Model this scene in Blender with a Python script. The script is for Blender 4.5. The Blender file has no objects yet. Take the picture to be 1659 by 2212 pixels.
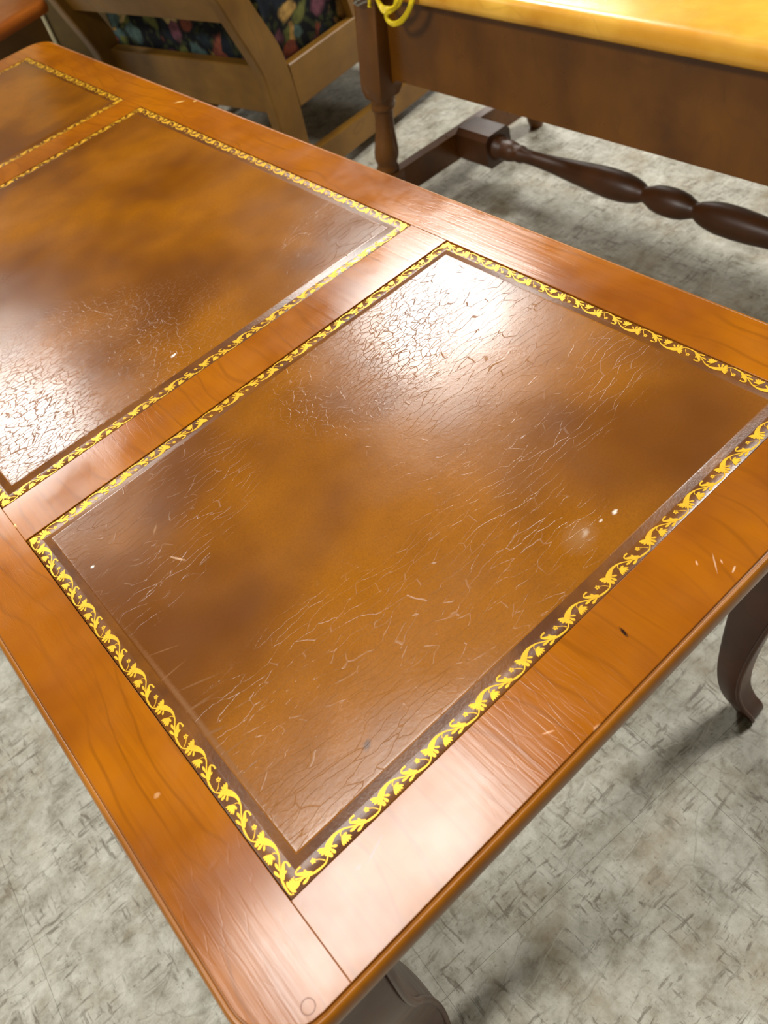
import bpy, math, random
from mathutils import Matrix, Vector
random.seed(7)

# ------------------------------------------------------------------ camera
HT = 0.4428                      # height of the leather-topped coffee table
SC = bpy.context.scene
COL = SC.collection
CAM_R = [[0.7377685, -0.6414873, -0.2102182], [-0.6086068, -0.4973469, -0.6182587], [0.2920537, 0.584072, -0.7573404]]
CAM_C = [0.032389, -0.156312, 0.827894]
F_PX = 1742.78
cam = bpy.data.cameras.new('camera')
cam_o = bpy.data.objects.new('camera', cam)
COL.objects.link(cam_o)
r0, r1, r2 = [Vector(r) for r in CAM_R]
cam_o.matrix_world = Matrix(((r0.x, -r1.x, -r2.x, CAM_C[0]),
                             (r0.y, -r1.y, -r2.y, CAM_C[1]),
                             (r0.z, -r1.z, -r2.z, CAM_C[2]),
                             (0, 0, 0, 1)))
cam.sensor_fit = 'HORIZONTAL'
cam.sensor_width = 36.0
cam.lens = F_PX / 1659 * 36.0
cam.clip_start = 0.01
cam.dof.use_dof = True
cam.dof.focus_distance = 0.54
cam.dof.aperture_fstop = 15.0
SC.camera = cam_o

# ------------------------------------------------------------------ world, lamps, exposure
w = bpy.data.worlds.new('store_interior')
SC.world = w
w.use_nodes = True
bg = w.node_tree.nodes['Background']
bg.inputs[0].default_value = (1.0, 0.95, 0.86, 1)
bg.inputs[1].default_value = 0.05

def ceiling_lamp(loc, sx, sy, power, rot=0.0):
    l = bpy.data.lights.new('ceiling_lamp', 'AREA')
    l.shape = 'RECTANGLE'
    l.size, l.size_y = sx, sy
    l.energy = power
    l.color = (1.0, 0.975, 0.92)
    o = bpy.data.objects.new('ceiling_lamp', l)
    o.location = loc
    o.rotation_euler = (0, 0, rot)
    COL.objects.link(o)
    return o

# rows of ceiling troffers about three metres up, plus lamps added for diffuse light
ceiling_lamp((2.42, 3.05, 3.0), 0.90, 0.80, 105)
ceiling_lamp((0.05, 4.40, 3.0), 0.90, 0.80, 95)
ceiling_lamp((0.10, 0.87, 3.0), 1.10, 0.45, 36)
ceiling_lamp((2.90, -0.20, 3.0), 0.75, 0.75, 150)
ceiling_lamp((-2.2, 0.6, 3.0), 0.75, 0.75, 120)  # unseen lamp, added to fill in diffuse light and brighten the left floor
ceiling_lamp((5.0, 4.6, 3.0), 0.75, 0.75, 80)  # unseen far lamp, added only to keep up the diffuse light

SC.view_settings.view_transform = 'Standard'
SC.view_settings.look = 'None'
SC.view_settings.gamma = 1.0
SC.view_settings.use_curve_mapping = False
SC.view_settings.exposure = -0.12

# ------------------------------------------------------------------ helpers
def lin(c):
    out = []
    for v in c[:3]:
        v /= 255.0
        out.append(v / 12.92 if v <= 0.04045 else ((v + 0.055) / 1.055) ** 2.4)
    return (*out, 1.0)

class MB:
    def __init__(s):
        s.v, s.f = [], []
    def add(s, verts, faces):
        n = len(s.v)
        s.v += [tuple(p) for p in verts]
        s.f += [tuple(i + n for i in f) for f in faces]
    def box(s, x0, x1, y0, y1, z0, z1, c=0.0):
        s.prism([(x0, y0), (x1, y0), (x1, y1), (x0, y1)], z0, z1, c)
    def prism(s, out, z0, z1, c=0.0, cb=0.0):
        """vertical prism on a CCW outline, edges chamfered by c (top) and cb (bottom)"""
        rings = []
        if cb: rings.append((offset(out, -cb), z0)); rings.append((out, z0 + cb))
        else: rings.append((out, z0))
        if c: rings.append((out, z1 - c)); rings.append((offset(out, -c), z1))
        else: rings.append((out, z1))
        n = len(out)
        V = [(x, y, z) for r, z in rings for x, y in r]
        F = [tuple(range(n))[::-1]]
        for k in range(len(rings) - 1):
            for i in range(n):
                j = (i + 1) % n
                F.append((k * n + i, k * n + j, (k + 1) * n + j, (k + 1) * n + i))
        F.append(tuple((len(rings) - 1) * n + i for i in range(n)))
        s.add(V, F)
    def loft(s, rings, cap=True):
        n = len(rings[0])
        V = [p for r in rings for p in r]
        F = []
        for k in range(len(rings) - 1):
            for i in range(n):
                j = (i + 1) % n
                F.append((k * n + i, k * n + j, (k + 1) * n + j, (k + 1) * n + i))
        if cap:
            F.append(tuple(range(n))[::-1])
            F.append(tuple((len(rings) - 1) * n + i for i in range(n)))
        s.add(V, F)
    def tube(s, pts, r, n=8):
        pts = [Vector(p) for p in pts]
        rings = []
        up = Vector((0.3, 0.2, 1)).normalized()
        for i, p in enumerate(pts):
            t = (pts[min(i + 1, len(pts) - 1)] - pts[max(i - 1, 0)]).normalized()
            a = t.cross(up)
            if a.length < 1e-4: a = t.cross(Vector((1, 0, 0)))
            a.normalize(); b = a.cross(t)
            rr = r[i] if isinstance(r, (list, tuple)) else r
            rings.append([tuple(p + (a * math.cos(k * 2 * math.pi / n) - b * math.sin(k * 2 * math.pi / n)) * rr) for k in range(n)])
        s.loft(rings)
    def lathe(s, p, q, prof, n=24):
        """turned piece from p to q; prof = [(t in metres along the axis, radius)]"""
        p, q = Vector(p), Vector(q)
        t = (q - p).normalized()
        a = t.cross(Vector((0, 0, 1)))
        if a.length < 1e-4: a = Vector((1, 0, 0))
        a.normalize(); b = a.cross(t)
        rings = []
        for d, r in prof:
            c = p + t * d
            rings.append([tuple(c + (a * math.cos(k * 2 * math.pi / n) - b * math.sin(k * 2 * math.pi / n)) * r) for k in range(n)])
        s.loft(rings)
    def build(s, name, mat, parent=None, smooth=None, fix=True):
        me = bpy.data.meshes.new(name)
        me.from_pydata(s.v, [], s.f)
        if fix:
            import bmesh
            bm = bmesh.new(); bm.from_mesh(me)
            bmesh.ops.recalc_face_normals(bm, faces=bm.faces)
            bm.to_mesh(me); bm.free()
        me.update()
        if mat: me.materials.append(mat)
        if smooth is not None:
            me.polygons.foreach_set('use_smooth', [True] * len(me.polygons))
            me.set_sharp_from_angle(angle=math.radians(smooth))
        o = bpy.data.objects.new(name, me)
        COL.objects.link(o)
        if parent: o.parent = parent
        return o

def offset(out, d):
    """offset a CCW convex-ish outline outwards by d"""
    n = len(out); res = []
    for i in range(n):
        p0, p1, p2 = Vector(out[i - 1]), Vector(out[i]), Vector(out[(i + 1) % n])
        e1, e2 = (p1 - p0), (p2 - p1)
        if e1.length < 1e-9: e1 = e2
        if e2.length < 1e-9: e2 = e1
        e1.normalize(); e2.normalize()
        n1, n2 = Vector((e1.y, -e1.x)), Vector((e2.y, -e2.x))
        m = (n1 + n2)
        m /= max(0.3, (1 + n1.dot(n2)))
        res.append((p1.x + m.x * d, p1.y + m.y * d))
    return res

def arc(cx, cy, r, a0, a1, n=8):
    return [(cx + r * math.cos(math.radians(a0 + (a1 - a0) * i / n)), cy + r * math.sin(math.radians(a0 + (a1 - a0) * i / n))) for i in range(n + 1)]

def rrect(x0, x1, y0, y1, r, n=8):
    return (arc(x1 - r, y0 + r, r, -90, 0, n) + arc(x1 - r, y1 - r, r, 0, 90, n)
            + arc(x0 + r, y1 - r, r, 90, 180, n) + arc(x0 + r, y0 + r, r, 180, 270, n))

def empty(name, loc, label, cat, rz=0.0, group=None):
    o = bpy.data.objects.new(name, None)
    o.location = loc
    o.rotation_euler = (0, 0, rz)
    o.empty_display_size = 0.05
    COL.objects.link(o)
    tag(o, label, cat, group)
    return o

def tag(o, label, cat, group=None):
    o['label'] = label
    o['category'] = cat
    if group: o['group'] = group

def smoothpath(pts, m=8):
    """Catmull-Rom through tuples of any length"""
    out = []
    n = len(pts)
    for i in range(n - 1):
        p0, p1, p2, p3 = pts[max(i - 1, 0)], pts[i], pts[i + 1], pts[min(i + 2, n - 1)]
        for k in range(m):
            t = k / m
            out.append(tuple(0.5 * (2 * b + (c - a) * t + (2 * a - 5 * b + 4 * c - d) * t * t + (3 * b - a - 3 * c + d) * t ** 3)
                             for a, b, c, d in zip(p0, p1, p2, p3)))
    out.append(tuple(pts[-1]))
    return out

# ------------------------------------------------------------------ materials
class NT:
    def __init__(s, name):
        s.m = bpy.data.materials.new(name)
        s.m.use_nodes = True
        s.t = s.m.node_tree
        s.b = s.t.nodes['Principled BSDF']
    def n(s, typ, **kw):
        nd = s.t.nodes.new(typ)
        for k, v in kw.items():
            if k.startswith('i_'):
                key = k[2:]
                key = int(key) if key.isdigit() else key.replace('_', ' ')
                s.set(nd.inputs[key], v)
            else: setattr(nd, k, v)
        return nd
    def set(s, sock, v):
        if isinstance(v, bpy.types.NodeSocket): s.t.links.new(v, sock)
        else: sock.default_value = v
    def coord(s, kind='Object', scale=(1, 1, 1), loc=(0, 0, 0), rot=(0, 0, 0)):
        c = s.n('ShaderNodeTexCoord')
        mp = s.n('ShaderNodeMapping')
        s.t.links.new(c.outputs[kind], mp.inputs[0])
        mp.inputs['Scale'].default_value = scale
        mp.inputs['Location'].default_value = loc
        mp.inputs['Rotation'].default_value = rot
        return mp.outputs[0]
    def noise(s, vec, scale, detail=4, rough=0.55, dist=0.0):
        nd = s.n('ShaderNodeTexNoise', i_Scale=scale, i_Detail=detail, i_Roughness=rough, i_Distortion=dist)
        s.t.links.new(vec, nd.inputs['Vector'])
        return nd.outputs['Fac']
    def noisec(s, vec, scale, detail=2):
        nd = s.n('ShaderNodeTexNoise', i_Scale=scale, i_Detail=detail)
        s.t.links.new(vec, nd.inputs['Vector'])
        return nd.outputs['Color']
    def voro(s, vec, scale, feature='DISTANCE_TO_EDGE', rnd=1.0):
        nd = s.n('ShaderNodeTexVoronoi', feature=feature, i_Scale=scale, i_Randomness=rnd)
        s.t.links.new(vec, nd.inputs['Vector'])
        return nd
    def mr(s, v, a, b, c=0.0, d=1.0, smooth=False):
        nd = s.n('ShaderNodeMapRange', i_0=v, i_1=a, i_2=b, i_3=c, i_4=d)
        if smooth: nd.interpolation_type = 'SMOOTHSTEP'
        return nd.outputs[0]
    def math(s, op, a, b=0.0, clamp=False):
        nd = s.n('ShaderNodeMath', operation=op, i_0=a, i_1=b)
        nd.use_clamp = clamp
        return nd.outputs[0]
    def mix(s, fac, a, b, blend='MIX'):
        nd = s.n('ShaderNodeMix', data_type='RGBA', blend_type=blend)
        s.set(nd.inputs[0], fac); s.set(nd.inputs[6], a); s.set(nd.inputs[7], b)
        return nd.outputs[2]
    def vadd(s, vec, col, amt):
        sub = s.n('ShaderNodeVectorMath', operation='SUBTRACT')
        s.t.links.new(col, sub.inputs[0]); sub.inputs[1].default_value = (0.5, 0.5, 0.5)
        sc = s.n('ShaderNodeVectorMath', operation='SCALE')
        s.t.links.new(sub.outputs[0], sc.inputs[0]); sc.inputs['Scale'].default_value = amt
        ad = s.n('ShaderNodeVectorMath', operation='ADD')
        s.t.links.new(vec, ad.inputs[0]); s.t.links.new(sc.outputs[0], ad.inputs[1])
        return ad.outputs[0]
    def bump(s, h, strength, dist, prev=None):
        nd = s.n('ShaderNodeBump', i_Strength=strength, i_Distance=dist)
        s.t.links.new(h, nd.inputs['Height'])
        if prev: s.t.links.new(prev, nd.inputs['Normal'])
        return nd.outputs[0]
    def spot(s, x, y, rx, ry, ang=0.0, soft=0.35, ragged=0.25):
        """mask of a small mark of its own shape at object position x, y"""
        if not hasattr(s, 'sv'):
            s.sv = s.coord('Object'); s.sn = s.noisec(s.sv, 900)
        v = s.sv
        sub = s.n('ShaderNodeVectorMath', operation='SUBTRACT')
        s.t.links.new(v, sub.inputs[0]); sub.inputs[1].default_value = (x, y, 0)
        mp = s.n('ShaderNodeMapping', vector_type='TEXTURE')
        s.t.links.new(sub.outputs[0], mp.inputs[0])
        mp.inputs['Rotation'].default_value = (0, 0, ang)
        mp.inputs['Scale'].default_value = (rx, ry, 1000)
        dd = s.vadd(mp.outputs[0], s.sn, ragged * 4)
        ln = s.n('ShaderNodeVectorMath', operation='LENGTH')
        s.t.links.new(dd, ln.inputs[0])
        return s.mr(ln.outputs['Value'], 1 + soft, 1 - soft)
    def out(s, color=None, rough=None, normal=None, **kw):
        if color is not None: s.set(s.b.inputs['Base Color'], color)
        if rough is not None: s.set(s.b.inputs['Roughness'], rough)
        if normal is not None: s.set(s.b.inputs['Normal'], normal)
        for k, v in kw.items(): s.set(s.b.inputs[k.replace('_', ' ')], v)
        return s.m

def wood(name, dark, mid, light, rough=0.28, grain=1.0, cracks=0.0, axis='y', marks=(), scale=1.0, coat=0.0, spec=0.5):
    t = NT(name)
    k = scale
    sc = {'y': ((60 * k, 5 * k, 60 * k), (300 * k, 9 * k, 300 * k), (16 * k, 2.2 * k, 16 * k)),
          'x': ((5 * k, 60 * k, 60 * k), (9 * k, 300 * k, 300 * k), (2.2 * k, 16 * k, 16 * k)),
          'z': ((60 * k, 60 * k, 5 * k), (300 * k, 300 * k, 9 * k), (16 * k, 16 * k, 2.2 * k))}[axis]
    base = t.coord('Object')
    warp = t.noisec(base, 7)
    a = t.vadd(t.coord('Object', sc[0]), warp, 5.0)
    fine = t.coord('Object', sc[1])
    broad = t.vadd(t.coord('Object', sc[2]), warp, 1.2)
    n1 = t.noise(a, 1.0, 5, 0.6)
    n2 = t.noise(fine, 1.0, 3)
    n3 = t.noise(broad, 1.0, 3)
    cloud = t.noise(base, 11, 3)
    col = t.mix(t.mr(n3, 0.3, 0.7), dark, mid)
    col = t.mix(t.mr(cloud, 0.35, 0.72), col, light)
    # thin darker growth lines
    ring = t.n('ShaderNodeTexWave', wave_type='BANDS', bands_direction={'y': 'X', 'x': 'Y', 'z': 'X'}[axis], i_Scale=1.0, i_Distortion=11.0, i_Detail=2.0, i_Detail_Scale=0.6)
    t.t.links.new(broad, ring.inputs['Vector'])
    line = t.math('MULTIPLY', t.mr(ring.outputs['Fac'], 0.94, 1.0), t.mr(cloud, 0.4, 0.6))
    col = t.mix(t.math('MULTIPLY', line, 0.27 * grain), col, tuple(c * 0.35 for c in dark[:3]) + (1,))
    col = t.mix(t.math('MULTIPLY', t.mr(n2, 0.5, 0.8), 0.3 * grain), col, dark)
    col = t.mix(t.math('MULTIPLY', t.mr(n1, 0.55, 0.75), 0.25 * grain), col, dark)
    for (x, y, rx, ry, ang, c) in marks:
        col = t.mix(t.spot(x, y, rx, ry, ang), col, lin(c))
    h = t.math('MULTIPLY', n2, 1.0)
    nrm = t.bump(h, 0.06 * grain, 0.001)
    if cracks:
        wv = t.vadd(base, t.noisec(base, 60), 0.004)
        mp = t.n('ShaderNodeMapping')
        t.t.links.new(wv, mp.inputs[0]); mp.inputs['Scale'].default_value = {'y': (230, 42, 50), 'x': (42, 230, 50), 'z': (230, 230, 42)}[axis]
        ed = t.mr(t.voro(mp.outputs[0], 1.0).outputs['Distance'], 0.0, 0.05, 1, 0)
        msk = t.mr(t.noise(base, 5, 2), 0.40, 0.6)
        hh = t.math('MULTIPLY', ed, msk)
        nrm = t.bump(t.math('MULTIPLY', hh, -1.0), 0.5 * cracks, 0.00010, nrm)
    rr = t.mr(t.noise(base, 30, 3), 0.3, 0.7, rough - 0.04, rough + 0.05)
    return t.out(col, rr, nrm, Coat_Weight=coat, Coat_Roughness=0.12, Specular_IOR_Level=spec)

def leather(name, long_cracks=(), crackle=(), marks=()):
    t = NT(name)
    base = t.coord('Object')
    big = t.noise(t.vadd(t.coord('Object', loc=(1.37, 0.62, 0.3)), t.noisec(base, 5), 0.08), 5.0, 3, 0.55)
    mid = t.noise(base, 30, 4)
    fib = t.noise(t.coord('Object', (900, 1300, 900)), 1.0, 3, 0.7)
    col = t.mix(t.mr(big, 0.34, 0.62, smooth=True), lin((98, 52, 2)), lin((144, 86, 0)))
    col = t.mix(t.mr(mid, 0.45, 0.75, 0, 0.35), col, lin((104, 58, 6)))
    col = t.mix(t.mr(fib, 0.4, 0.7, 0, 0.35), col, lin((84, 44, 6)))
    def union(spots, soft):
        r = None
        for (x, y, rx, ry, ang) in spots:
            q = t.spot(x, y, rx, ry, ang, soft, 0.12)
            r = q if r is None else t.math('MAXIMUM', r, q)
        return r
    wp = t.vadd(t.vadd(base, t.noisec(base, 30), 0.014), t.noisec(base, 140), 0.003)
    def scaled(sx, sy, rot):
        mp = t.n('ShaderNodeMapping')
        t.t.links.new(wp, mp.inputs[0]); mp.inputs['Scale'].default_value = (sx, sy, 1)
        mp.inputs['Rotation'].default_value = (0, 0, rot)
        return mp.outputs[0]
    e1 = t.mr(t.voro(scaled(32, 165, 0.22), 1.0).outputs['Distance'], 0.0, 0.018, 1, 0)
    e2 = t.mr(t.voro(scaled(120, 240, 0.2), 1.0).outputs['Distance'], 0.0, 0.045, 1, 0)
    brk = t.mr(t.noise(base, 60, 2), 0.36, 0.5)
    cr = None
    if long_cracks:
        cr = t.math('MULTIPLY', t.math('MULTIPLY', e1, brk), union(long_cracks, 0.5))
    if crackle:
        c2 = t.math('MULTIPLY', e2, t.math('MULTIPLY', union(crackle, 0.55), 0.7))
        cr = c2 if cr is None else t.math('MAXIMUM', cr, c2)
    for (x, y, rx, ry, ang, c, soft) in marks:
        col = t.mix(t.spot(x, y, rx, ry, ang, soft, 0.35), col, lin(c))
    nrm = t.bump(t.noise(base, 320, 4, 0.65), 0.06, 0.001)
    nrm = t.bump(t.noise(base, 18, 2), 0.05, 0.004, nrm)
    if cr is not None:
        col = t.mix(t.math('MULTIPLY', cr, 0.22), col, lin((150, 106, 62)))
        rough_extra = t.math('MULTIPLY', cr, 0.35)
        nrm = t.bump(cr, 0.65, 0.00017, nrm)
    rr = t.mr(t.noise(base, 14, 3), 0.3, 0.7, 0.17, 0.24)
    if cr is not None: rr = t.math('ADD', rr, rough_extra)
    return t.out(col, rr, nrm, Specular_IOR_Level=0.55)

def leather_edge():
    t = NT('tooled_leather_strip')
    base = t.coord('Object')
    col = t.mix(t.mr(t.noise(base, 30, 4), 0.35, 0.7), lin((84, 44, 5)), lin((118, 68, 4)))
    nrm = t.bump(t.noise(base, 420, 3, 0.6), 0.10, 0.0008)
    return t.out(col, 0.26, nrm, Specular_IOR_Level=0.5)

def plain(name, c, rough=0.5, metal=0.0, var=0.25, vs=40, spec=0.5):
    t = NT(name)
    n = t.noise(t.coord('Object'), vs, 3)
    c = lin(c)
    col = t.mix(t.mr(n, 0.3, 0.7), tuple(v * (1 - var) for v in c[:3]) + (1,), c)
    return t.out(col, rough, None, Metallic=metal, Specular_IOR_Level=spec)

def floor_mat():
    t = NT('scuffed_vinyl_tile')
    g = t.n('ShaderNodeNewGeometry').outputs['Position']
    oi = t.n('ShaderNodeObjectInfo').outputs['Random']
    def mp(scale, rot=0.0, off=0.0):
        m = t.n('ShaderNodeMapping')
        t.t.links.new(g, m.inputs[0])
        m.inputs['Scale'].default_value = scale
        m.inputs['Rotation'].default_value = (0, 0, rot)
        m.inputs['Location'].default_value = (off, off, 0)
        return m.outputs[0]
    wcol = t.noisec(g, 14, 3)
    blot = t.noise(g, 20, 7, 0.75)
    blot2 = t.noise(mp((1, 1, 1), 0, 4.3), 48, 5, 0.7)
    sa = t.noise(t.vadd(mp((30, 170, 1), 0.06), wcol, 2.6), 1.0, 5, 0.68)
    sb = t.noise(t.vadd(mp((170, 30, 1), -0.03), wcol, 2.6), 1.0, 5, 0.68)
    col = t.mix(t.mr(blot, 0.33, 0.68), lin((122, 116, 98)), lin((204, 203, 190)))
    col = t.mix(t.mr(blot2, 0.42, 0.72, 0, 0.55), col, lin((216, 214, 202)))
    col = t.mix(t.mr(t.noise(g, 12, 6, 0.7), 0.48, 0.72, 0, 0.65), col, lin((146, 128, 98)))
    col = t.mix(t.mr(t.noise(mp((1, 1, 1), 0, 2.7), 150, 3, 0.7), 0.60, 0.72, 0, 0.6), col, lin((96, 84, 66)))
    st = t.math('MAXIMUM', t.mr(sa, 0.55, 0.63), t.mr(sb, 0.56, 0.64))
    st = t.math('MULTIPLY', st, t.mr(t.noise(mp((1, 1, 1), 0, 9.1), 13, 5, 0.65), 0.38, 0.56))
    col = t.mix(t.math('MULTIPLY', st, 0.66), col, lin((76, 60, 42)))
    # long light and dark scratches
    s1 = t.mr(t.voro(t.vadd(mp((3.0, 9, 1), 0.9), wcol, 0.25), 1.0).outputs['Distance'], 0, 0.006, 1, 0)
    s2 = t.mr(t.voro(t.vadd(mp((2.0, 7, 1), -0.6, 2.0), wcol, 0.25), 1.0).outputs['Distance'], 0, 0.005, 1, 0)
    col = t.mix(t.math('MULTIPLY', s1, 0.30), col, lin((88, 78, 62)))
    col = t.mix(t.math('MULTIPLY', s2, 0.30), col, lin((222, 220, 208)))
    col = t.mix(t.mr(oi, 0, 1, 0, 0.12), col, lin((130, 124, 108)))
    nrm = t.bump(blot2, 0.08, 0.001)
    return t.out(col, 0.52, nrm, Specular_IOR_Level=0.35)

def floral():
    t = NT('floral_tapestry')
    b = t.coord('Object')
    wv = t.vadd(b, t.noisec(b, 18, 3), 0.06)
    def ramp(fac, stops):
        r = t.n('ShaderNodeValToRGB')
        r.color_ramp.interpolation = 'CONSTANT'
        e = r.color_ramp.elements
        while len(e) < len(stops): e.new(0.5)
        for el, (p, c) in zip(e, stops): el.position = p; el.color = lin(c)
        t.t.links.new(fac, r.inputs[0]); return r.outputs[0]
    v1 = t.voro(wv, 26, 'F1')
    sep = t.n('ShaderNodeSeparateColor'); t.t.links.new(v1.outputs['Color'], sep.inputs[0])
    cells = ramp(sep.outputs[0], [(0, (36, 42, 52)), (0.14, (150, 84, 66)), (0.30, (118, 122, 66)), (0.46, (44, 54, 62)), (0.56, (196, 156, 88)), (0.70, (132, 84, 98)), (0.82, (92, 116, 112)), (0.92, (206, 180, 124))])
    petals = t.mr(v1.outputs['Distance'], 0.40, 0.62, 1, 0)
    v2 = t.voro(wv, 60, 'F1')
    leaf = t.mr(v2.outputs['Distance'], 0.3, 0.5, 0.5, 0)
    col = t.mix(leaf, lin((26, 28, 34)), lin((84, 92, 54)))
    col = t.mix(petals, col, cells)
    col = t.mix(t.mr(t.noise(b, 90, 3), 0.4, 0.7, 0, 0.5), col, lin((20, 20, 24)))
    return t.out(col, 0.85, t.bump(t.noise(b, 500, 2), 0.2, 0.001), Specular_IOR_Level=0.2)

M_FLOOR = floor_mat()
# marks on the frame: (x, y, half length, half width, angle, colour); local x, y of the coffee table
LX, LY = -0.205, -(2 * 0.3218 + 2 * 0.0446 + 0.5099) / 2
def L_(lst): return [(a[0] + LX, a[1] + LY) + tuple(a[2:]) for a in lst]
FRAME_MARKS = L_([(0.210, -0.0215, 0.0030, 0.0009, 1.3, (38, 16, 6)), (0.269, -0.023, 0.0015, 0.0005, 0.9, (206, 160, 124)), (0.275, -0.030, 0.0052, 0.0004, 0.8, (190, 146, 112)),
    (0.278, -0.032, 0.0012, 0.0004, 0.9, (206, 160, 124)), (0.278, -0.0395, 0.0020, 0.0005, 0.3, (206, 168, 134)), (0.160, -0.0455, 0.0022, 0.0012, 0.0, (196, 140, 96)), (0.142, -0.030, 0.0030, 0.0005, -0.5, (206, 150, 110)),
    (-0.022, 0.092, 0.0017, 0.0014, 0.0, (186, 134, 84)), (0.442, 0.831, 0.0060, 0.0010, -0.8, (232, 196, 120)), (0.4525, 0.811, 0.0024, 0.0010, -0.8, (232, 196, 120)), (0.0005, 0.342, 0.0008, 0.0020, 0.0, (226, 180, 110)),
    (0.044, -0.0105, 0.0060, 0.0006, 0.35, (150, 92, 70)), (0.0325, -0.0112, 0.0014, 0.0009, 0.0, (150, 92, 70))])
M_CHERRY = wood('cherry_veneer', lin((112, 56, 8)), lin((150, 82, 4)), lin((166, 96, 4)), rough=0.16, grain=1.0, cracks=0.3, axis='y', marks=FRAME_MARKS, spec=0.5)
M_EDGE = wood('cherry_edge', lin((122, 68, 6)), lin((146, 86, 6)), lin((160, 98, 8)), rough=0.3, grain=0.6, axis='y')
M_LEG = wood('dark_stained_cherry', lin((58, 26, 10)), lin((88, 44, 20)), lin((102, 54, 28)), rough=0.36, grain=0.5, axis='z', spec=0.35)
M_LEATHER = leather('tooled_leather_near',
    L_([(0.09, 0.045, 0.13, 0.06, 0.1), (0.34, 0.22, 0.11, 0.10, 0.5), (0.05, 0.26, 0.09, 0.05, 0.2), (0.33, 0.14, 0.06, 0.04, 0.2)]),
    L_([(0.27, 0.27, 0.07, 0.05, 0.2)]),
    L_([(0.246, 0.035, 0.0026, 0.0016, 0.3, (228, 216, 200), 0.6), (0.269, 0.032, 0.0019, 0.0010, 0.2, (228, 216, 200), 0.5), (0.259, 0.034, 0.0012, 0.0007, 0.2, (210, 190, 170), 0.5), (0.243, 0.036, 0.008, 0.006, 0.3, (142, 98, 56), 0.95),
        (0.068, 0.2175, 0.0050, 0.0007, -1.1, (186, 148, 116), 0.5), (0.024, 0.259, 0.0012, 0.0009, 0, (240, 235, 225), 0.5), (0.074, 0.031, 0.0030, 0.0016, 0.5, (84, 52, 26), 0.5), (0.070, 0.252, 0.0035, 0.0006, 0.8, (150, 110, 76), 0.6)]
        + [(0.018 + random.uniform(0, 0.012), 0.07 + 0.016 * k + random.uniform(-0.004, 0.004), random.uniform(0.003, 0.009), random.uniform(0.0003, 0.0008), random.uniform(-0.5, 0.4), (124, 84, 48), 0.95) for k in range(7)]
        + [(0.0165, 0.115, 0.0012, 0.05, 0.0, (122, 82, 48), 0.95)]))
M_LEATHER_MID = leather('tooled_leather_middle', L_([(0.05, 0.44, 0.12, 0.07, 0.2), (0.37, 0.40, 0.06, 0.05, 0.2)]), L_([(0.09, 0.45, 0.13, 0.09, 0.1)]),
    L_([(0.176, 0.4030, 0.0022, 0.0012, 0.2, (240, 236, 226), 0.5)]))
M_LEATHER_EDGE = leather_edge()
M_LEATHER_FAR = leather('tooled_leather_far', (), (), ())
M_GOLD = plain('gold_leaf', (244, 184, 34), 0.35, 0.35, 0.25, 180)
M_DARK = plain('dark_gap', (30, 18, 8), 0.8)
M_PLUG = plain('plug_ring', (120, 70, 40), 0.4)
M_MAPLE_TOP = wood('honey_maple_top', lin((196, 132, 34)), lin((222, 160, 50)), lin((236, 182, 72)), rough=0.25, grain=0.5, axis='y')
M_MAPLE_SHADED = wood('honey_maple_shaded', lin((84, 46, 6)), lin((106, 62, 8)), lin((120, 72, 12)), rough=0.3, grain=0.5, axis='z')  # same maple as the top, darkened: shade under it is in the colour
M_MAPLE_DK = wood('walnut_brown_turning', lin((60, 32, 10)), lin((76, 42, 14)), lin((88, 50, 18)), rough=0.42, grain=0.4, axis='y')
M_CHAIR = wood('oiled_oak', lin((100, 66, 16)), lin((122, 84, 24)), lin((136, 96, 32)), rough=0.4, grain=0.7, axis='z')
M_FLORAL = floral()
M_WALL = plain('dull_painted_wall', (150, 146, 136), 0.8)
M_RED = wood('red_brown_wood', lin((138, 66, 16)), lin((164, 86, 24)), lin((176, 98, 32)), rough=0.3, grain=0.6, axis='x')
M_REDAPR = wood('brown_apron_wood', lin((90, 62, 22)), lin((110, 78, 30)), lin((122, 88, 36)), rough=0.4, grain=0.6, axis='x')
M_REDLEG = plain('dark_red_paint', (92, 22, 14), 0.4)
M_OLIVE = plain('olive_brown_panel', (80, 62, 26), 0.6)
M_PALE = plain('pale_trim', (186, 176, 140), 0.6)
M_CORD = plain('yellow_cord', (244, 214, 20), 0.4, 0, 0.25, 120)
M_METAL = plain('bright_steel', (200, 200, 196), 0.2, 1.0, 0.1)

# ------------------------------------------------------------------ floor
for nm, b in (('wall_left', (-4.1, -4, -4.1, 7.1, 0, 3.2)), ('wall_right', (6, 6.1, -4.1, 7.1, 0, 3.2)), ('wall_front', (-4, 6, -4.1, -4, 0, 3.2)), ('wall_back', (-4, 6, 7, 7.1, 0, 3.2)), ('ceiling', (-4, 6, -4, 7, 3.1, 3.2))):
    m = MB(); m.box(*b)
    wo = m.build(nm, M_WALL)
    wo['kind'] = 'structure'
m = MB(); m.box(-4.1, 6.1, -4.1, 7.1, -0.06, -0.0032)
floor = m.build('floor', M_FLOOR)
floor['kind'] = 'structure'
floor['label'] = 'scuffed grey vinyl tile floor'
TS = 0.3048; TG = 0.0002; TA = math.radians(-4)
tb = MB(); h2 = TS / 2 - TG / 2
tb.prism([(-h2, -h2), (h2, -h2), (h2, h2), (-h2, h2)], -0.0031, 0.0, 0.00012)
tile0 = tb.build('floor_tile', M_FLOOR, floor)
first = True
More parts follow.
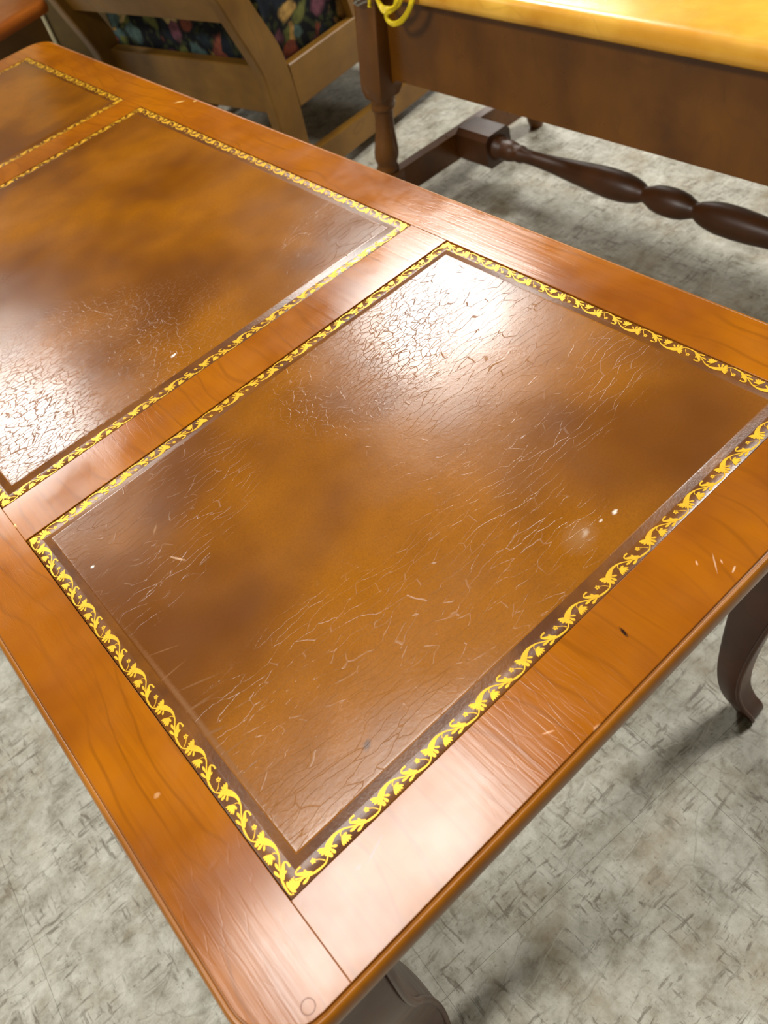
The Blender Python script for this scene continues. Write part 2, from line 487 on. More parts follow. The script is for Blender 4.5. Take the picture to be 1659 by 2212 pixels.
for i in range(-4, 11):
    for j in range(-4, 13):
        x0, y0 = 0.02 + (i + 0.5) * TS, 0.015 + (j + 0.5) * TS
        x = x0 * math.cos(TA) - y0 * math.sin(TA); y = x0 * math.sin(TA) + y0 * math.cos(TA)
        o = tile0 if first else tile0.copy()
        if not first: COL.objects.link(o); o.parent = floor
        first = False
        o.location = (x, y, 0.0)
        o.rotation_euler = (0, 0, TA)

# ------------------------------------------------------------------ leather-topped coffee table
PW, PB, PG, PM, T = 0.41, 0.3218, 0.0446, 0.5099, 0.0454
YE = 2 * PB + 2 * PG + PM                       # far end of the far panel
table = empty('coffee_table', (PW / 2, YE / 2, 0), 'cherry coffee table with three gold-tooled brown leather panels in the foreground', 'table')
OX, OY = -PW / 2, -YE / 2                        # shift from panel coordinates to the table's own
def pt(x, y, z=0.0): return (x + OX, y + OY, z)
def rect(x0, x1, y0, y1): return [(x0 + OX, y0 + OY), (x1 + OX, y0 + OY), (x1 + OX, y1 + OY), (x0 + OX, y1 + OY)]
ZT = HT
RC = 0.03
# long side rails with rounded outer corners
for side in (0, 1):
    if side == 0:
        o2 = [(0, -T), (0, YE + T)] + arc(-T + RC, YE + T - RC, RC, 90, 180) + arc(-T + RC, -T + RC, RC, 180, 270)
    else:
        o2 = [(PW, YE + T), (PW, -T)] + arc(PW + T - RC, -T + RC, RC, -90, 0) + arc(PW + T - RC, YE + T - RC, RC, 0, 90)
    m = MB(); m.prism([(x + OX, y + OY) for x, y in o2], ZT - 0.018, ZT, 0.00035)
    m.build('side_rail', M_CHERRY, table, 30)
g = 0.0001
for y0, y1, nm in ((-T, 0, 'end_rail'), (PB, PB + PG, 'cross_rail'), (PB + PG + PM, PB + 2 * PG + PM, 'cross_rail'), (YE, YE + T, 'end_rail')):
    m = MB(); m.prism(rect(g, PW - g, y0, y1), ZT - 0.018, ZT, 0.00035)
    m.build(nm, M_CHERRY, table, 30)
m = MB(); m.box(-0.01 + OX, PW + 0.01 + OX, -0.01 + OY, YE + 0.01 + OY, ZT - 0.022, ZT - 0.0182)
m.build('base_board', M_DARK, table)
# moulded edge running round the top
prof = [(-0.0030, -0.0006), (-0.0004, -0.0006), (0.0001, -0.0016), (0.0008, -0.0017), (0.0014, -0.0011), (0.0026, -0.0012), (0.0038, -0.0022), (0.0048, -0.0045), (0.0052, -0.0080), (0.0048, -0.0115), (0.0036, -0.0150), (0.0014, -0.0178), (-0.0030, -0.0190), (-0.0030, -0.0006)]
m = MB(); rings = []
for of, z in prof:
    rr = rrect(-T - of, PW + T + of, -T - of, YE + T + of, RC + of, 10)
    rings.append([pt(x, y, ZT + z) for x, y in rr])
m.loft(rings, cap=False)
m.build('edge_moulding', M_EDGE, table, 50)

# gold tooling: one repeat of the leaf scroll, 34 mm long; s along the edge, d inwards (mm)
REP = 34.05
def ribbon(pts, wid, m=4):
    P = smoothpath([(p[0], p[1], ww * 1.2) for p, ww in zip(pts, wid)], m)
    L, Rr = [], []
    for i, (x, y, ww) in enumerate(P):
        a, b = P[max(i - 1, 0)], P[min(i + 1, len(P) - 1)]
        dx, dy = b[0] - a[0], b[1] - a[1]; l = math.hypot(dx, dy) or 1
        nx, ny = -dy / l, dx / l
        L.append((x + nx * ww / 2, y + ny * ww / 2)); Rr.append((x - nx * ww / 2, y - ny * ww / 2))
    return [[Rr[i], Rr[i + 1], L[i + 1], L[i]] for i in range(len(P) - 1)]
def drop(a, b, wid, n=10):
    """leaf from a (point) to b, widest near b"""
    wid *= 1.35
    dx, dy = b[0] - a[0], b[1] - a[1]; l = math.hypot(dx, dy); ux, uy = dx / l, dy / l
    prof = [(0, 0.05), (0.3, 0.3), (0.6, 0.5), (0.8, 0.46), (0.93, 0.28), (1.0, 0.05)]
    return [[(a[0] + ux * t0 * l + uy * w0 * wid, a[1] + uy * t0 * l - ux * w0 * wid), (a[0] + ux * t1 * l + uy * w1 * wid, a[1] + uy * t1 * l - ux * w1 * wid),
             (a[0] + ux * t1 * l - uy * w1 * wid, a[1] + uy * t1 * l + ux * w1 * wid), (a[0] + ux * t0 * l - uy * w0 * wid, a[1] + uy * t0 * l + ux * w0 * wid)]
            for (t0, w0), (t1, w1) in zip(prof, prof[1:])]
MOTIF = []
# flower with five petals, stalk
fl = []
for k in range(20):
    a = k * 2 * math.pi / 20
    r = 1.25 + 0.32 * math.cos(5 * a)
    fl.append((r * math.cos(a), 5.9 + r * math.sin(a)))
for k in range(20):
    MOTIF.append([(0.32 * math.cos(k * math.pi / 10), 5.9 + 0.32 * math.sin(k * math.pi / 10)), fl[k], fl[(k + 1) % 20], (0.32 * math.cos((k + 1) * math.pi / 10), 5.9 + 0.32 * math.sin((k + 1) * math.pi / 10))])
MOTIF += ribbon([(1.2, 5.4), (2.6, 4.4), (3.8, 3.0), (4.4, 1.8)], [0.3, 0.3, 0.35, 0.4])
# rising stem, thick after the leaf fan, thin over the crest
MOTIF += ribbon([(7.6, 4.6), (10.0, 6.2), (12.4, 7.3), (15.6, 7.9), (20.0, 7.0), (24.0, 4.6), (28.6, 2.1), (33.0, 0.95), (37.5, 0.75), (40.0, 2.0), (41.8, 4.4)],
                [2.6, 2.7, 2.0, 1.2, 0.65, 0.6, 0.8, 0.9, 0.6, 0.6, 1.2], 5)
# leaf fan
for b, ww in (((4.3, 8.1), 1.1), ((4.2, 6.6), 1.1), ((4.4, 5.0), 1.0), ((5.6, 3.4), 0.9)):
    MOTIF += drop((9.2, 5.4), b, ww)
MOTIF += drop((7.8, 4.9), (8.0, 0.6), 1.5)
MOTIF += drop((9.4, 4.8), (10.4, 1.0), 1.2)
MOTIF += drop((10.0, 5.3), (13.0, 2.9), 0.9)
# tulip hanging inside the arc
MOTIF += ribbon([(19.0, 7.1), (17.6, 6.4), (17.0, 5.3)], [0.35, 0.35, 0.5])
for b, ww in (((15.2, 0.6), 0.9), ((16.6, 0.5), 0.9), ((18.2, 0.5), 0.9), ((19.9, 0.6), 0.9), ((21.0, 1.6), 0.8)):
    MOTIF += drop((17.1, 5.0), b, ww)
MOTIF += drop((17.0, 4.6), (20.2, 4.4), 0.9)
# two leaflets under the falling stem
MOTIF += drop((26.0, 3.0), (21.6, 3.6), 1.0)
MOTIF += drop((29.0, 1.6), (24.2, 1.0), 1.1)
# hooked leaf
MOTIF += ribbon([(30.5, 1.9), (27.5, 4.2), (25.2, 6.0), (24.4, 7.2), (25.6, 8.1), (28.0, 8.1)], [1.2, 1.7, 1.2, 0.7, 0.7, 0.9], 5)
MOTIF += drop((29.0, 3.2), (28.2, 5.9), 0.8)

def gilt(parent, L, phase, origin, ang, z):
    """strip along one side: origin at the side's start, ang = direction, d to the left"""
    m = MB(); ca, sa = math.cos(ang), math.sin(ang)
    n = int(L * 1000 / REP) + 3
    for k in range(-2, n):
        s0 = phase + k * REP
        for pi, poly in enumerate(MOTIF):
            pp = [(s0 + s, d + 0.25) for s, d in poly]
            zz = z + 0.0000008 * pi
            cs = sum(p[0] for p in pp) / len(pp); cd = sum(p[1] for p in pp) / len(pp)
            if cs - cd < 0.2 or L * 1000 - cs - cd < 0.2: continue
            V = [(origin[0] + (s * ca - d * sa) / 1000, origin[1] + (s * sa + d * ca) / 1000, zz) for s, d in pp]
            ar = sum(V[i][0] * V[(i + 1) % len(V)][1] - V[(i + 1) % len(V)][0] * V[i][1] for i in range(len(V)))
            m.add(V if ar > 0 else V[::-1], [tuple(range(len(V)))])
    # the corner palmette on the mitre
    for ai, a2 in enumerate((-0.62, -0.3, 0.0, 0.3, 0.62)):
        for poly in drop((2.2, 2.2), (2.2 + 5.6 * math.cos(math.pi / 4 + a2), 2.2 + 5.6 * math.sin(math.pi / 4 + a2)), 1.3):
            V = [(origin[0] + (s * ca - d * sa) / 1000, origin[1] + (s * sa + d * ca) / 1000, z + 0.00018 + 0.00001 * ai) for s, d in poly]
            ar = sum(V[i][0] * V[(i + 1) % len(V)][1] - V[(i + 1) % len(V)][0] * V[i][1] for i in range(len(V)))
            m.add(V if ar > 0 else V[::-1], [tuple(range(len(V)))])
    return m.build('gilt_border', M_GOLD, parent, fix=False)

ZB = -0.0006                                     # leather border strip lies a little below the wood
def leather_panel(y0, y1, phases, mat):
    m = MB(); e = 0.0005
    prof = [(0.0, -0.0035), (0.0, ZB - 0.0002), (0.0004, ZB), (0.0086, ZB), (0.0090, ZB + 0.00003), (0.0093, ZB + 0.00010), (0.0138, ZB + 0.00125), (0.0140, ZB + 0.00131), (0.0143, ZB + 0.00143), (0.0146, ZB + 0.00150), (0.0150, ZB + 0.00152), (0.0160, ZB + 0.00152)]
    rings = []
    for d, z in prof:
        d += e
        rings.append([pt(x, y, ZT + z) for x, y in ((d, y0 + d), (PW - d, y0 + d), (PW - d, y1 - d), (d, y1 - d))])
    m.loft(rings)
    p = m.build('leather_panel', mat, table, 60)
    p.data.materials.append(M_LEATHER_EDGE)           # the tooled strip is dyed darker than the field
    for poly in p.data.polygons:
        c = poly.center
        if len(poly.vertices) == 4 and poly.area < 0.02 and min(c.x - OX, PW - (c.x - OX), c.y - OY - y0, y1 - (c.y - OY)) < 0.0139: poly.material_index = 1
    Ls = (PW - 2 * e, y1 - y0 - 2 * e, PW - 2 * e, y1 - y0 - 2 * e)
    for L, ph, (ox, oy), a in zip(Ls, phases, ((e, y0 + e), (PW - e, y0 + e), (PW - e, y1 - e), (e, y1 - e)), (0, math.pi / 2, math.pi, 1.5 * math.pi)):
        gilt(p, L, ph, pt(ox, oy)[:2], a, ZT + ZB + 0.0001)
    return p
leather_panel(0, PB, (18.1, 12, 14, 8.3), M_LEATHER)
leather_panel(PB + PG, PB + PG + PM, (8.0, 14, 10, 12), M_LEATHER_MID)
leather_panel(PB + 2 * PG + PM, YE, (16, 8, 12, 10), M_LEATHER_FAR)

# round wooden plug near the corner
m = MB()
ring = [pt(-0.0195 + 0.0034 * math.cos(k * math.pi / 12), -0.0392 + 0.0034 * math.sin(k * math.pi / 12)) for k in range(24)]
ring2 = [pt(-0.0195 + 0.0030 * math.cos(k * math.pi / 12), -0.0392 + 0.0030 * math.sin(k * math.pi / 12)) for k in range(24)]
m.loft([[(x, y, ZT) for x, y, _ in ring], [(x, y, ZT + 0.00006) for x, y, _ in ring], [(x, y, ZT + 0.00006) for x, y, _ in ring2], [(x, y, ZT) for x, y, _ in ring2]], cap=False)
m.build('wood_plug', M_PLUG, table)

# shaped aprons
AI = 0.031
def apron(p, q, zb, zt, th):
    """board from p to q with a shallow arched lower edge"""
    p, q = Vector(p), Vector(q); t = (q - p); L = t.length; t.normalize(); nrm = Vector((t.y, -t.x))
    m = MB(); rings = []
    for i in range(25):
        u = i / 24
        c = p + t * (u * L)
        z0 = zb + 0.012 * math.sin(u * math.pi) ** 0.5
        rings.append([(c.x + nrm.x * s, c.y + nrm.y * s, z) for s, z in ((0, z0), (th, z0), (th, zt), (0, zt))])
    m.loft(rings)
    return m.build('apron', M_LEG, table, 30)
for p, q in (((0.02, -T + AI), (PW - 0.02, -T + AI)), ((PW + T - AI, 0.02), (PW + T - AI, YE - 0.02)), ((PW - 0.02, YE + T - AI), (0.02, YE + T - AI)), ((-T + AI, YE - 0.02), (-T + AI, 0.02))):
    apron(pt(*p)[:2], pt(*q)[:2], 0.372, ZT - 0.0222, -0.018)

# cabriole legs: (z, offset outwards along the diagonal, half side)
LEGP = [(0.000, 0.006, 0.0085), (0.006, 0.006, 0.0105), (0.018, 0.002, 0.0112), (0.035, -0.006, 0.0112), (0.060, -0.0135, 0.0112), (0.085, -0.0165, 0.0118), (0.115, -0.017, 0.0128), (0.160, -0.0145, 0.0148), (0.210, -0.009, 0.0178), (0.260, -0.002, 0.0215), (0.310, 0.006, 0.0255), (0.350, 0.009, 0.0275), (0.390, 0.006, 0.028), (ZT - 0.0222, 0.002, 0.028)]
def leg(fx, fy, sx, sy):
    P = smoothpath(LEGP, 4)
    P = [p for p in P]
    m = MB(); rings = []; edges = {(1, 0): [], (0, 1): []}
    for z, o, hs in P:
        cx, cy = fx + sx * o * 0.7071, fy + sy * o * 0.7071
        b = hs * 0.22
        out = rrect(cx - hs, cx + hs, cy - hs, cy + hs, b, 3)
        rings.append([pt(x, y, max(z, 0)) for x, y in out])
        edges[(1, 0)].append(pt(cx - sx * (hs - 0.0012), cy + sy * (hs - 0.0002), max(z, 0.003)))
        edges[(0, 1)].append(pt(cx + sx * (hs - 0.0002), cy - sy * (hs - 0.0012), max(z, 0.003)))
    m.loft(rings)
    l = m.build('leg', M_LEG, table, 40)
    for e in edges.values():
        mb = MB(); mb.tube(e[1:], 0.0024, 8)
        mb.build('edge_bead', M_LEG, l, 60)
for fx, fy, sx, sy in ((-0.010, -0.010, -1, -1), (PW + 0.010, -0.010, 1, -1), (PW + 0.010, YE + 0.010, 1, 1), (-0.010, YE + 0.010, -1, 1)):
    leg(fx, fy, sx, sy)

# ------------------------------------------------------------------ maple coffee table behind
CX, CY = 1.025, 0.534
maple = empty('maple_table', (CX, CY, 0), 'honey maple low table with turned splayed legs and a turned stretcher', 'table')
MT = 0.424
m = MB(); rings = []
for of, z in [(-0.012, MT - 0.027), (-0.004, MT - 0.0265), (-0.0005, MT - 0.023), (0.0, MT - 0.018), (-0.001, MT - 0.010), (-0.005, MT - 0.004), (-0.011, MT - 0.0008), (-0.018, MT)]:
    rings.append([(x, y, z) for x, y in rrect(-0.192 - of, 0.192 + of, -0.505 - of, 0.505 + of, 0.03 + of, 6)])
m.loft(rings)
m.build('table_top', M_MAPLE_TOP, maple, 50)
ZM = MT - 0.0272
def splay(sx, sy, z):
    """leg axis of the maple table"""
    t = 1 - z / 0.40
    return (sx * (0.160 + 0.042 * t), sy * (0.428 + 0.040 * t), z)
for sx in (-1, 1):
    for sy in (-1, 1):
        # square block
        m = MB()
        rings = []
        for z, hs in ((ZM, 0.0265), (0.262, 0.0265), (0.250, 0.0255), (0.238, 0.0215)):
            c = splay(sx, sy, z)
            b = 0.004
            rings.append([(x, y, z) for x, y in rrect(c[0] - hs, c[0] + hs, c[1] - hs, c[1] + hs, b, 2)])
        m.loft(rings)
        l = m.build('leg', M_MAPLE_SHADED, maple, 35)
        def ax(pr, n=20):
            mm = MB(); rg = []
            for z, r in pr:
                c = splay(sx, sy, z)
                rg.append([(c[0] + r * math.cos(k * 2 * math.pi / n), c[1] + r * math.sin(k * 2 * math.pi / n), z) for k in range(n)])
            mm.loft(rg); return mm
        ax([(0.240, 0.018), (0.238, 0.0205), (0.233, 0.0215), (0.230, 0.019), (0.228, 0.019), (0.224, 0.0212), (0.219, 0.0205), (0.216, 0.0175)]).build('ring', M_MAPLE_SHADED, l, 60)
        ax([(0.217, 0.0165), (0.205, 0.0158), (0.185, 0.0165), (0.165, 0.019), (0.148, 0.0215), (0.135, 0.0218), (0.126, 0.019), (0.120, 0.017), (0.117, 0.0195), (0.112, 0.0205), (0.108, 0.019)]).build('turned_vase', M_MAPLE_SHADED, l, 60)
        m = MB(); rings = []
        for z, hs in ((0.108, 0.0205), (0.104, 0.0225), (0.048, 0.0225), (0.044, 0.020)):
            c = splay(sx, sy, z)
            rings.append([(x, y, z) for x, y in rrect(c[0] - hs, c[0] + hs, c[1] - hs, c[1] + hs, 0.004, 2)])
        m.loft(rings); m.build('stretcher_block', M_MAPLE_SHADED, l, 35)
        ax([(0.044, 0.016), (0.038, 0.0175), (0.028, 0.019), (0.016, 0.018), (0.004, 0.014), (0.0, 0.013)]).build('turned_foot', M_MAPLE_SHADED, l, 60)
# aprons between the legs
def slab(name, P, th, mat, parent, zlo, zhi, ch=0.0008):
    (x0, y0), (x1, y1) = P
    m = MB()
    if abs(x1 - x0) > abs(y1 - y0): m.prism([(x0, y0 - th / 2), (x1, y0 - th / 2), (x1, y0 + th / 2), (x0, y0 + th / 2)], zlo, zhi, ch, ch)
    else: m.prism([(x0 - th / 2, y0), (x0 + th / 2, y0), (x0 + th / 2, y1), (x0 - th / 2, y1)], zlo, zhi, ch, ch)
    return m.build(name, mat, parent, 30)
for sx in (-1, 1):
    m = MB(); rings = []
    N = 40
    for i in range(N + 1):
        y = -0.412 + 0.824 * i / N
        e = 0.412 - abs(y)
        zb = 0.268 - 0.0 * e
        if e < 0.02: zb -= 0.012 * (1 - (e / 0.02)) ** 2
        xo = sx * 0.166; xt = 0.020
        xb = sx * 0.008
        ins = 0.0 if e > 1e-6 else 0.0
        yy = y
        rings.append([(xo + xb, yy * 1.03, zb), (xo + xb - sx * xt, yy * 1.03, zb), (xo - sx * xt, yy, ZM), (xo, yy, ZM)])
    m.loft(rings); m.build('apron', M_MAPLE_SHADED, maple, 30)
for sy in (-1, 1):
    slab('apron', ((-0.138, sy * 0.434), (0.138, sy * 0.434)), 0.02, M_MAPLE_SHADED, maple, 0.268, ZM)
    z = 0.098
    yy = sy * 0.4585
    m = MB(); m.prism([(-0.172, yy - 0.011), (0.172, yy - 0.011), (0.172, yy + 0.011), (-0.172, yy + 0.011)], 0.050, 0.100, 0.001, 0.001)
    m.build('side_stretcher', M_MAPLE_SHADED, maple, 30)
ax0 = 0.078
half = [(0.0, 0.0225), (0.012, 0.0222), (0.028, 0.0195), (0.040, 0.0145), (0.0455, 0.0128), (0.049, 0.0130), (0.056, 0.0165), (0.070, 0.0205), (0.090, 0.0235), (0.115, 0.0240), (0.145, 0.0225), (0.190, 0.0185), (0.235, 0.0145), (0.275, 0.0122), (0.305, 0.0120), (0.312, 0.0150), (0.318, 0.0152), (0.324, 0.0135), (0.330, 0.0165), (0.343, 0.0185), (0.354, 0.0165), (0.358, 0.0190), (0.363, 0.0215), (0.369, 0.0225)]
prof = [(0.447 - t, r) for t, r in half[::-1]] + [(0.447 + t, r) for t, r in half[1:]]
m = MB(); m.lathe((0, -0.447, ax0), (0, 0.447, ax0), prof, 24)
cs = m.build('turned_stretcher', M_MAPLE_DK, maple, 45)
for sy in (-1, 1):
    m = MB()
    y0, y1 = sorted((sy * 0.369, sy * 0.4470))
    b = 0.009; hs = 0.031
    out = [(-hs, 0.078 - hs + b), (-hs + b, 0.078 - hs), (hs - b, 0.078 - hs), (hs, 0.078 - hs + b), (hs, 0.078 + hs - b), (hs - b, 0.078 + hs), (-hs + b, 0.078 + hs), (-hs, 0.078 + hs - b)]
    m.loft([[(x, y, z) for x, z in out] for y in (y0, y1)])
    m.build('end_block', M_MAPLE_DK, cs, 30)

# ------------------------------------------------------------------ yellow cord and steel tip on the maple table's corner
m = MB()
def loopc(c, a, b, n=16, ph=0.0, turns=1.0):
    return [tuple(Vector(c) + Vector(a) * math.cos(ph + turns * 2 * math.pi * k / n) + Vector(b) * math.sin(ph + turns * 2 * math.pi * k / n)) for k in range(n + 1)]
# strands run over the front lip, sag under it and climb back
for k in range(6):
    e = 0.0022 * k
    m.tube(smoothpath([(0.868, 0.846 + e, MT + 0.0035), (0.842, 0.848 + e, MT + 0.0030 + 0.002 * (k % 2)), (0.829 - 0.0004 * k, 0.851 + e, MT - 0.010), (0.8262 - 0.0007 * k, 0.866 + e, MT - 0.028 - e * 0.5), (0.8262 - 0.0007 * k, 0.889 + e * 0.6, MT - 0.0325 - e * 0.6),
                       (0.8262 - 0.0005 * k, 0.905, MT - 0.031 - e * 0.3), (0.8280, 0.914 + e * 0.3, MT - 0.016), (0.840, 0.917 + e, MT + 0.0035), (0.866, 0.912 + e, MT + 0.0035)], 6), 0.0023, 6)
for k in range(3):
    r = 0.0024 * k
    m.tube(smoothpath([(0.860, 0.838 - r, MT + 0.003), (0.841, 0.833 - r, MT + 0.003), (0.8270, 0.833 - r, MT - 0.013), (0.8235, 0.845 - r, MT - 0.031), (0.8225, 0.862 - r * 0.5, MT - 0.044 - r * 0.6), (0.8225, 0.879, MT - 0.050 - r * 0.7), (0.8225, 0.889 + r * 0.6, MT - 0.048 - r * 0.4),
                       (0.8225, 0.891 + r * 0.8, MT - 0.042), (0.8225, 0.883 + r * 0.3, MT - 0.033), (0.8230, 0.868 + r * 0.3, MT - 0.026), (0.8280, 0.856, MT - 0.010), (0.843, 0.852, MT + 0.004), (0.862, 0.853, MT + 0.003)], 6), 0.0024, 6)
m.tube(smoothpath([(0.862, 0.922, MT + 0.003), (0.842, 0.926, MT + 0.003), (0.8285, 0.928, MT - 0.011), (0.8262, 0.931, MT - 0.026), (0.8262, 0.934, MT - 0.036)], 6), [0.0026] * 24 + [0.0034], 6)
cord = m.build('yellow_cord', M_CORD, None, 60)
tag(cord, 'looped bright yellow cord drooping over the corner of the maple table', 'cord')
m = MB()
m.tube(smoothpath([(0.858, 0.940, MT + 0.0025), (0.842, 0.940, MT + 0.0025), (0.8290, 0.942, MT - 0.012), (0.8275, 0.950, MT - 0.026), (0.8275, 0.966, MT - 0.033), (0.8275, 0.972, MT - 0.036)], 6), 0.0024, 8)
m.tube(smoothpath([(0.8275, 0.937, MT - 0.029), (0.8275, 0.950, MT - 0.033), (0.8275, 0.964, MT - 0.038), (0.8275, 0.972, MT - 0.036)], 6), 0.0024, 8)
tip = m.build('steel_clip', M_METAL, None, 60)
tag(tip, 'small bright steel clip at the end of the yellow cord', 'clip')

# ------------------------------------------------------------------ armchair with floral cushions
CHA = math.radians(11)
chair = empty('armchair', (0.79, 1.22, 0), 'oak armchair seen from behind, with dark floral cushions', 'armchair', CHA)
PF = [(0.000, -0.030, 0.050), (0.060, -0.022, 0.046), (0.110, -0.018, 0.044), (0.170, -0.018, 0.047), (0.210, -0.018, 0.048), (0.255, -0.018, 0.045), (0.295, -0.029, 0.037), (0.350, -0.049, 0.014), (0.400, -0.066, -0.006), (0.50, -0.105, -0.05), (0.62, -0.150, -0.10), (0.76, -0.195, -0.155), (0.86, -0.22, -0.19)]
for v0 in (0.0, 0.505):
    P = smoothpath(PF, 4)
    m = MB(); rings = []
    th = 0.027; b = 0.003
    for z, a, c in P:
        rings.append([(x, y, z) for x, y in ((a + b, v0), (c - b, v0), (c, v0 + b), (c, v0 + th - b), (c - b, v0 + th), (a + b, v0 + th), (a, v0 + th - b), (a, v0 + b))])
    m.loft(rings); m.build('back_post', M_CHAIR, chair, 35)
def cbox(name, mat, x0, x1, y0, y1, z0, z1, c=0.002, sm=30):
    m = MB(); m.prism([(x0, y0), (x1, y0), (x1, y1), (x0, y1)], z0, z1, c, c)
    return m.build(name, mat, chair, sm)
M_CHAIR_X = wood('oiled_oak_rail', lin((100, 66, 16)), lin((122, 84, 24)), lin((136, 96, 32)), rough=0.4, grain=0.7, axis='x')
M_CHAIR_Y = wood('oiled_oak_crossrail', lin((100, 66, 16)), lin((122, 84, 24)), lin((136, 96, 32)), rough=0.4, grain=0.7, axis='y')
cbox('back_rail', M_CHAIR_Y, 0.012, 0.036, 0.0272, 0.5048, 0.170, 0.258)
m = MB()
m.loft([[(x, y, z) for x, z in ((-0.028, 0.350), (-0.004, 0.344), (-0.034, 0.418), (-0.058, 0.424))] for y in (0.0272, 0.5048)])
m.build('upper_back_rail', M_CHAIR_Y, chair, 30)
m = MB()
m.loft([[(x, y, z) for x, z in ((-0.215, 0.78), (-0.188, 0.772), (-0.212, 0.85), (-0.236, 0.855))] for y in (0.0272, 0.5048)])
m.build('crest_rail', M_CHAIR_Y, chair, 30)
for v0 in (0.002, 0.508):
    cbox('side_rail', M_CHAIR_X, 0.0485, 0.575, v0, v0 + 0.022, 0.172, 0.250)
    m = MB()
    m.loft([[(x, v0 + s, z) for s in (0, 0.022)] + [(x, v0 + 0.022 - s, z2) for s in (0, 0.022)] for x, z, z2 in ((0.0455, 0.032, 0.082), (0.575, 0.018, 0.062))])
    m.build('side_stretcher', M_CHAIR_X, chair, 30)
    m = MB(); rings = []
    for z, a, c in smoothpath([(0.0, 0.590, 0.632), (0.15, 0.577, 0.620), (0.30, 0.576, 0.616), (0.45, 0.580, 0.615), (0.548, 0.590, 0.615)], 4):
        rings.append([(a, v0, z), (c, v0, z), (c, v0 + 0.024, z), (a, v0 + 0.024, z)])
    m.loft(rings); m.build('front_leg', M_CHAIR, chair, 35)
    m = MB(); rings = []
    for z, a in ((0.2505, 0.242), (0.34, 0.225), (0.44, 0.205), (0.548, 0.19)):
        rings.append([(a, v0 + 0.001, z), (a + 0.03, v0 + 0.001, z), (a + 0.03, v0 + 0.021, z), (a, v0 + 0.021, z)])
    m.loft(rings); m.build('arm_support', M_CHAIR, chair, 35)
    m = MB(); m.prism(rrect(-0.06, 0.64, v0 - 0.012, v0 + 0.036, 0.018, 5), 0.5485, 0.572, 0.003, 0.003)
    m.build('arm', M_CHAIR_X, chair, 40)
cbox('front_rail', M_CHAIR_Y, 0.585, 0.61, 0.0262, 0.5078, 0.172, 0.250)
def cushion(name, L, Wd, H, fn, piping=True):
    """pillowy box; fn maps local (a, b, c) to chair space"""
    n = 14; m = MB()
    def P(i, j, sgn):
        a, b = i / n * 2 - 1, j / n * 2 - 1
        e = (1 - abs(a) ** 6) ** 0.35 * (1 - abs(b) ** 6) ** 0.35
        return fn(a * L / 2, b * Wd / 2, sgn * H / 2 * (0.84 * (1 if max(abs(a), abs(b)) < 1 else 0.95) + 0.16 * e))
    V = [P(i, j, 1) for i in range(n + 1) for j in range(n + 1)] + [P(i, j, -1) for i in range(n + 1) for j in range(n + 1)]
    N = (n + 1) ** 2; F = []
    for i in range(n):
        for j in range(n):
            a = i * (n + 1) + j
            F.append((a, a + n + 1, a + n + 2, a + 1)); F.append((N + a, N + a + 1, N + a + n + 2, N + a + n + 1))
    for k in range(n):
        F.append((k, k + 1, N + k + 1, N + k)); q = n * (n + 1)
        F.append((q + k, N + q + k, N + q + k + 1, q + k + 1))
        a, b = k * (n + 1), (k + 1) * (n + 1)
        F.append((a, N + a, N + b, b)); F.append((a + n, b + n, N + b + n, N + a + n))
    m.add(V, F)
    return m.build(name, M_FLORAL, chair, 70)
cushion('seat_cushion', 0.535, 0.480, 0.25, lambda a, b, c: (0.306 + a, 0.266 + b, 0.335 + c))
sl = math.radians(22)
cushion('back_cushion', 0.50, 0.468, 0.11, lambda a, b, c: (0.015 - 0.105 + (-a * math.sin(sl)) + c * math.cos(sl) + 0.03, 0.266 + b, 0.600 + a * math.cos(sl) + c * math.sin(sl)))

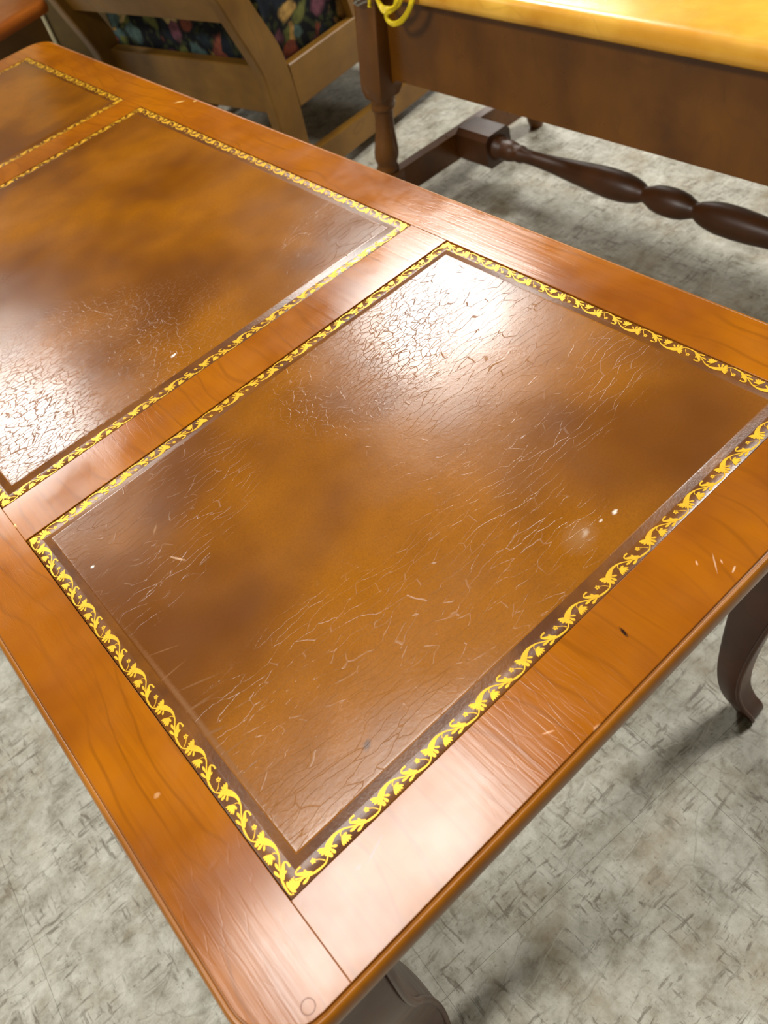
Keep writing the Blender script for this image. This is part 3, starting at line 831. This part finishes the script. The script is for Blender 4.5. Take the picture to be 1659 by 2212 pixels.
# ------------------------------------------------------------------ red-brown end table at the left edge
ea = math.radians(14)
et = empty('end_table', (0.30, 1.72, 0), 'red-brown end table with a rounded top corner beyond the leather panels', 'table', ea)
ez = 0.432
m = MB(); rings = []
for of, z in [(-0.010, ez - 0.020), (-0.002, ez - 0.018), (0.0, ez - 0.011), (-0.002, ez - 0.004), (-0.008, ez), ]:
    rings.append([(x, y, z) for x, y in rrect(-0.30 - of, 0.218 + of, -0.262 - of, 0.262 + of, 0.035 + of, 8)])
m.loft(rings); m.build('table_top', M_RED, et, 50)
for sy in (-1, 1):
    m = MB(); yy = sy * 0.230
    m.box(-0.290, 0.192, yy - 0.009, yy + 0.009, ez - 0.072, ez - 0.0203, 0.001); m.build('apron', M_REDAPR, et)
for x in (-0.281, 0.183):
    m = MB(); m.box(x - 0.009, x + 0.009, -0.2208, 0.2208, ez - 0.072, ez - 0.0203, 0.001); m.build('apron', M_REDAPR, et)
for x in (-0.262, 0.158):
    for y in (-0.212, 0.212):
        m = MB(); rings = []
        for z, hs in ((0.0, 0.012), (0.2, 0.015), (ez - 0.0723, 0.018)):
            rings.append([(x + a * hs, y + b * hs, z) for a, b in ((-1, -1), (1, -1), (1, 1), (-1, 1))])
        m.loft(rings); m.build('leg', M_REDLEG, et)

# ------------------------------------------------------------------ cabinet standing behind the chair
cb = empty('cabinet', (1.05, 2.45, 0), 'dark olive-brown cabinet with a pale corner strip behind the armchair', 'cabinet')
m = MB(); m.box(-0.295, 0.35, -0.245, 0.20, 0.05, 1.05, 0.002); m.build('body', M_OLIVE, cb, 30)
m = MB(); m.box(-0.309, -0.2955, -0.250, 0.20, 0.0, 1.06, 0.001); m.build('side_panel', M_PALE, cb, 30)
m = MB(); m.box(-0.29, 0.345, -0.235, 0.19, 0.0, 0.0495); m.build('plinth', M_OLIVE, cb)
m = MB(); m.box(-0.32, 0.37, -0.26, 0.21, 1.0605, 1.085, 0.003); m.build('cabinet_top', M_OLIVE, cb, 30)
for k in range(2):
    m = MB(); m.box(-0.29 + 0.32 * k, 0.025 + 0.32 * k, -0.2615, -0.2455, 0.06, 1.04, 0.003)
    d = m.build('door', M_OLIVE, cb, 30)
    m = MB(); m.lathe((0.0 + 0.055 * k, -0.2620, 0.6), (0.0 + 0.055 * k, -0.285, 0.6), [(0, 0.006), (0.01, 0.006), (0.014, 0.012), (0.02, 0.011), (0.023, 0.004)], 14)
    m.build('knob', M_METAL, d, 60)
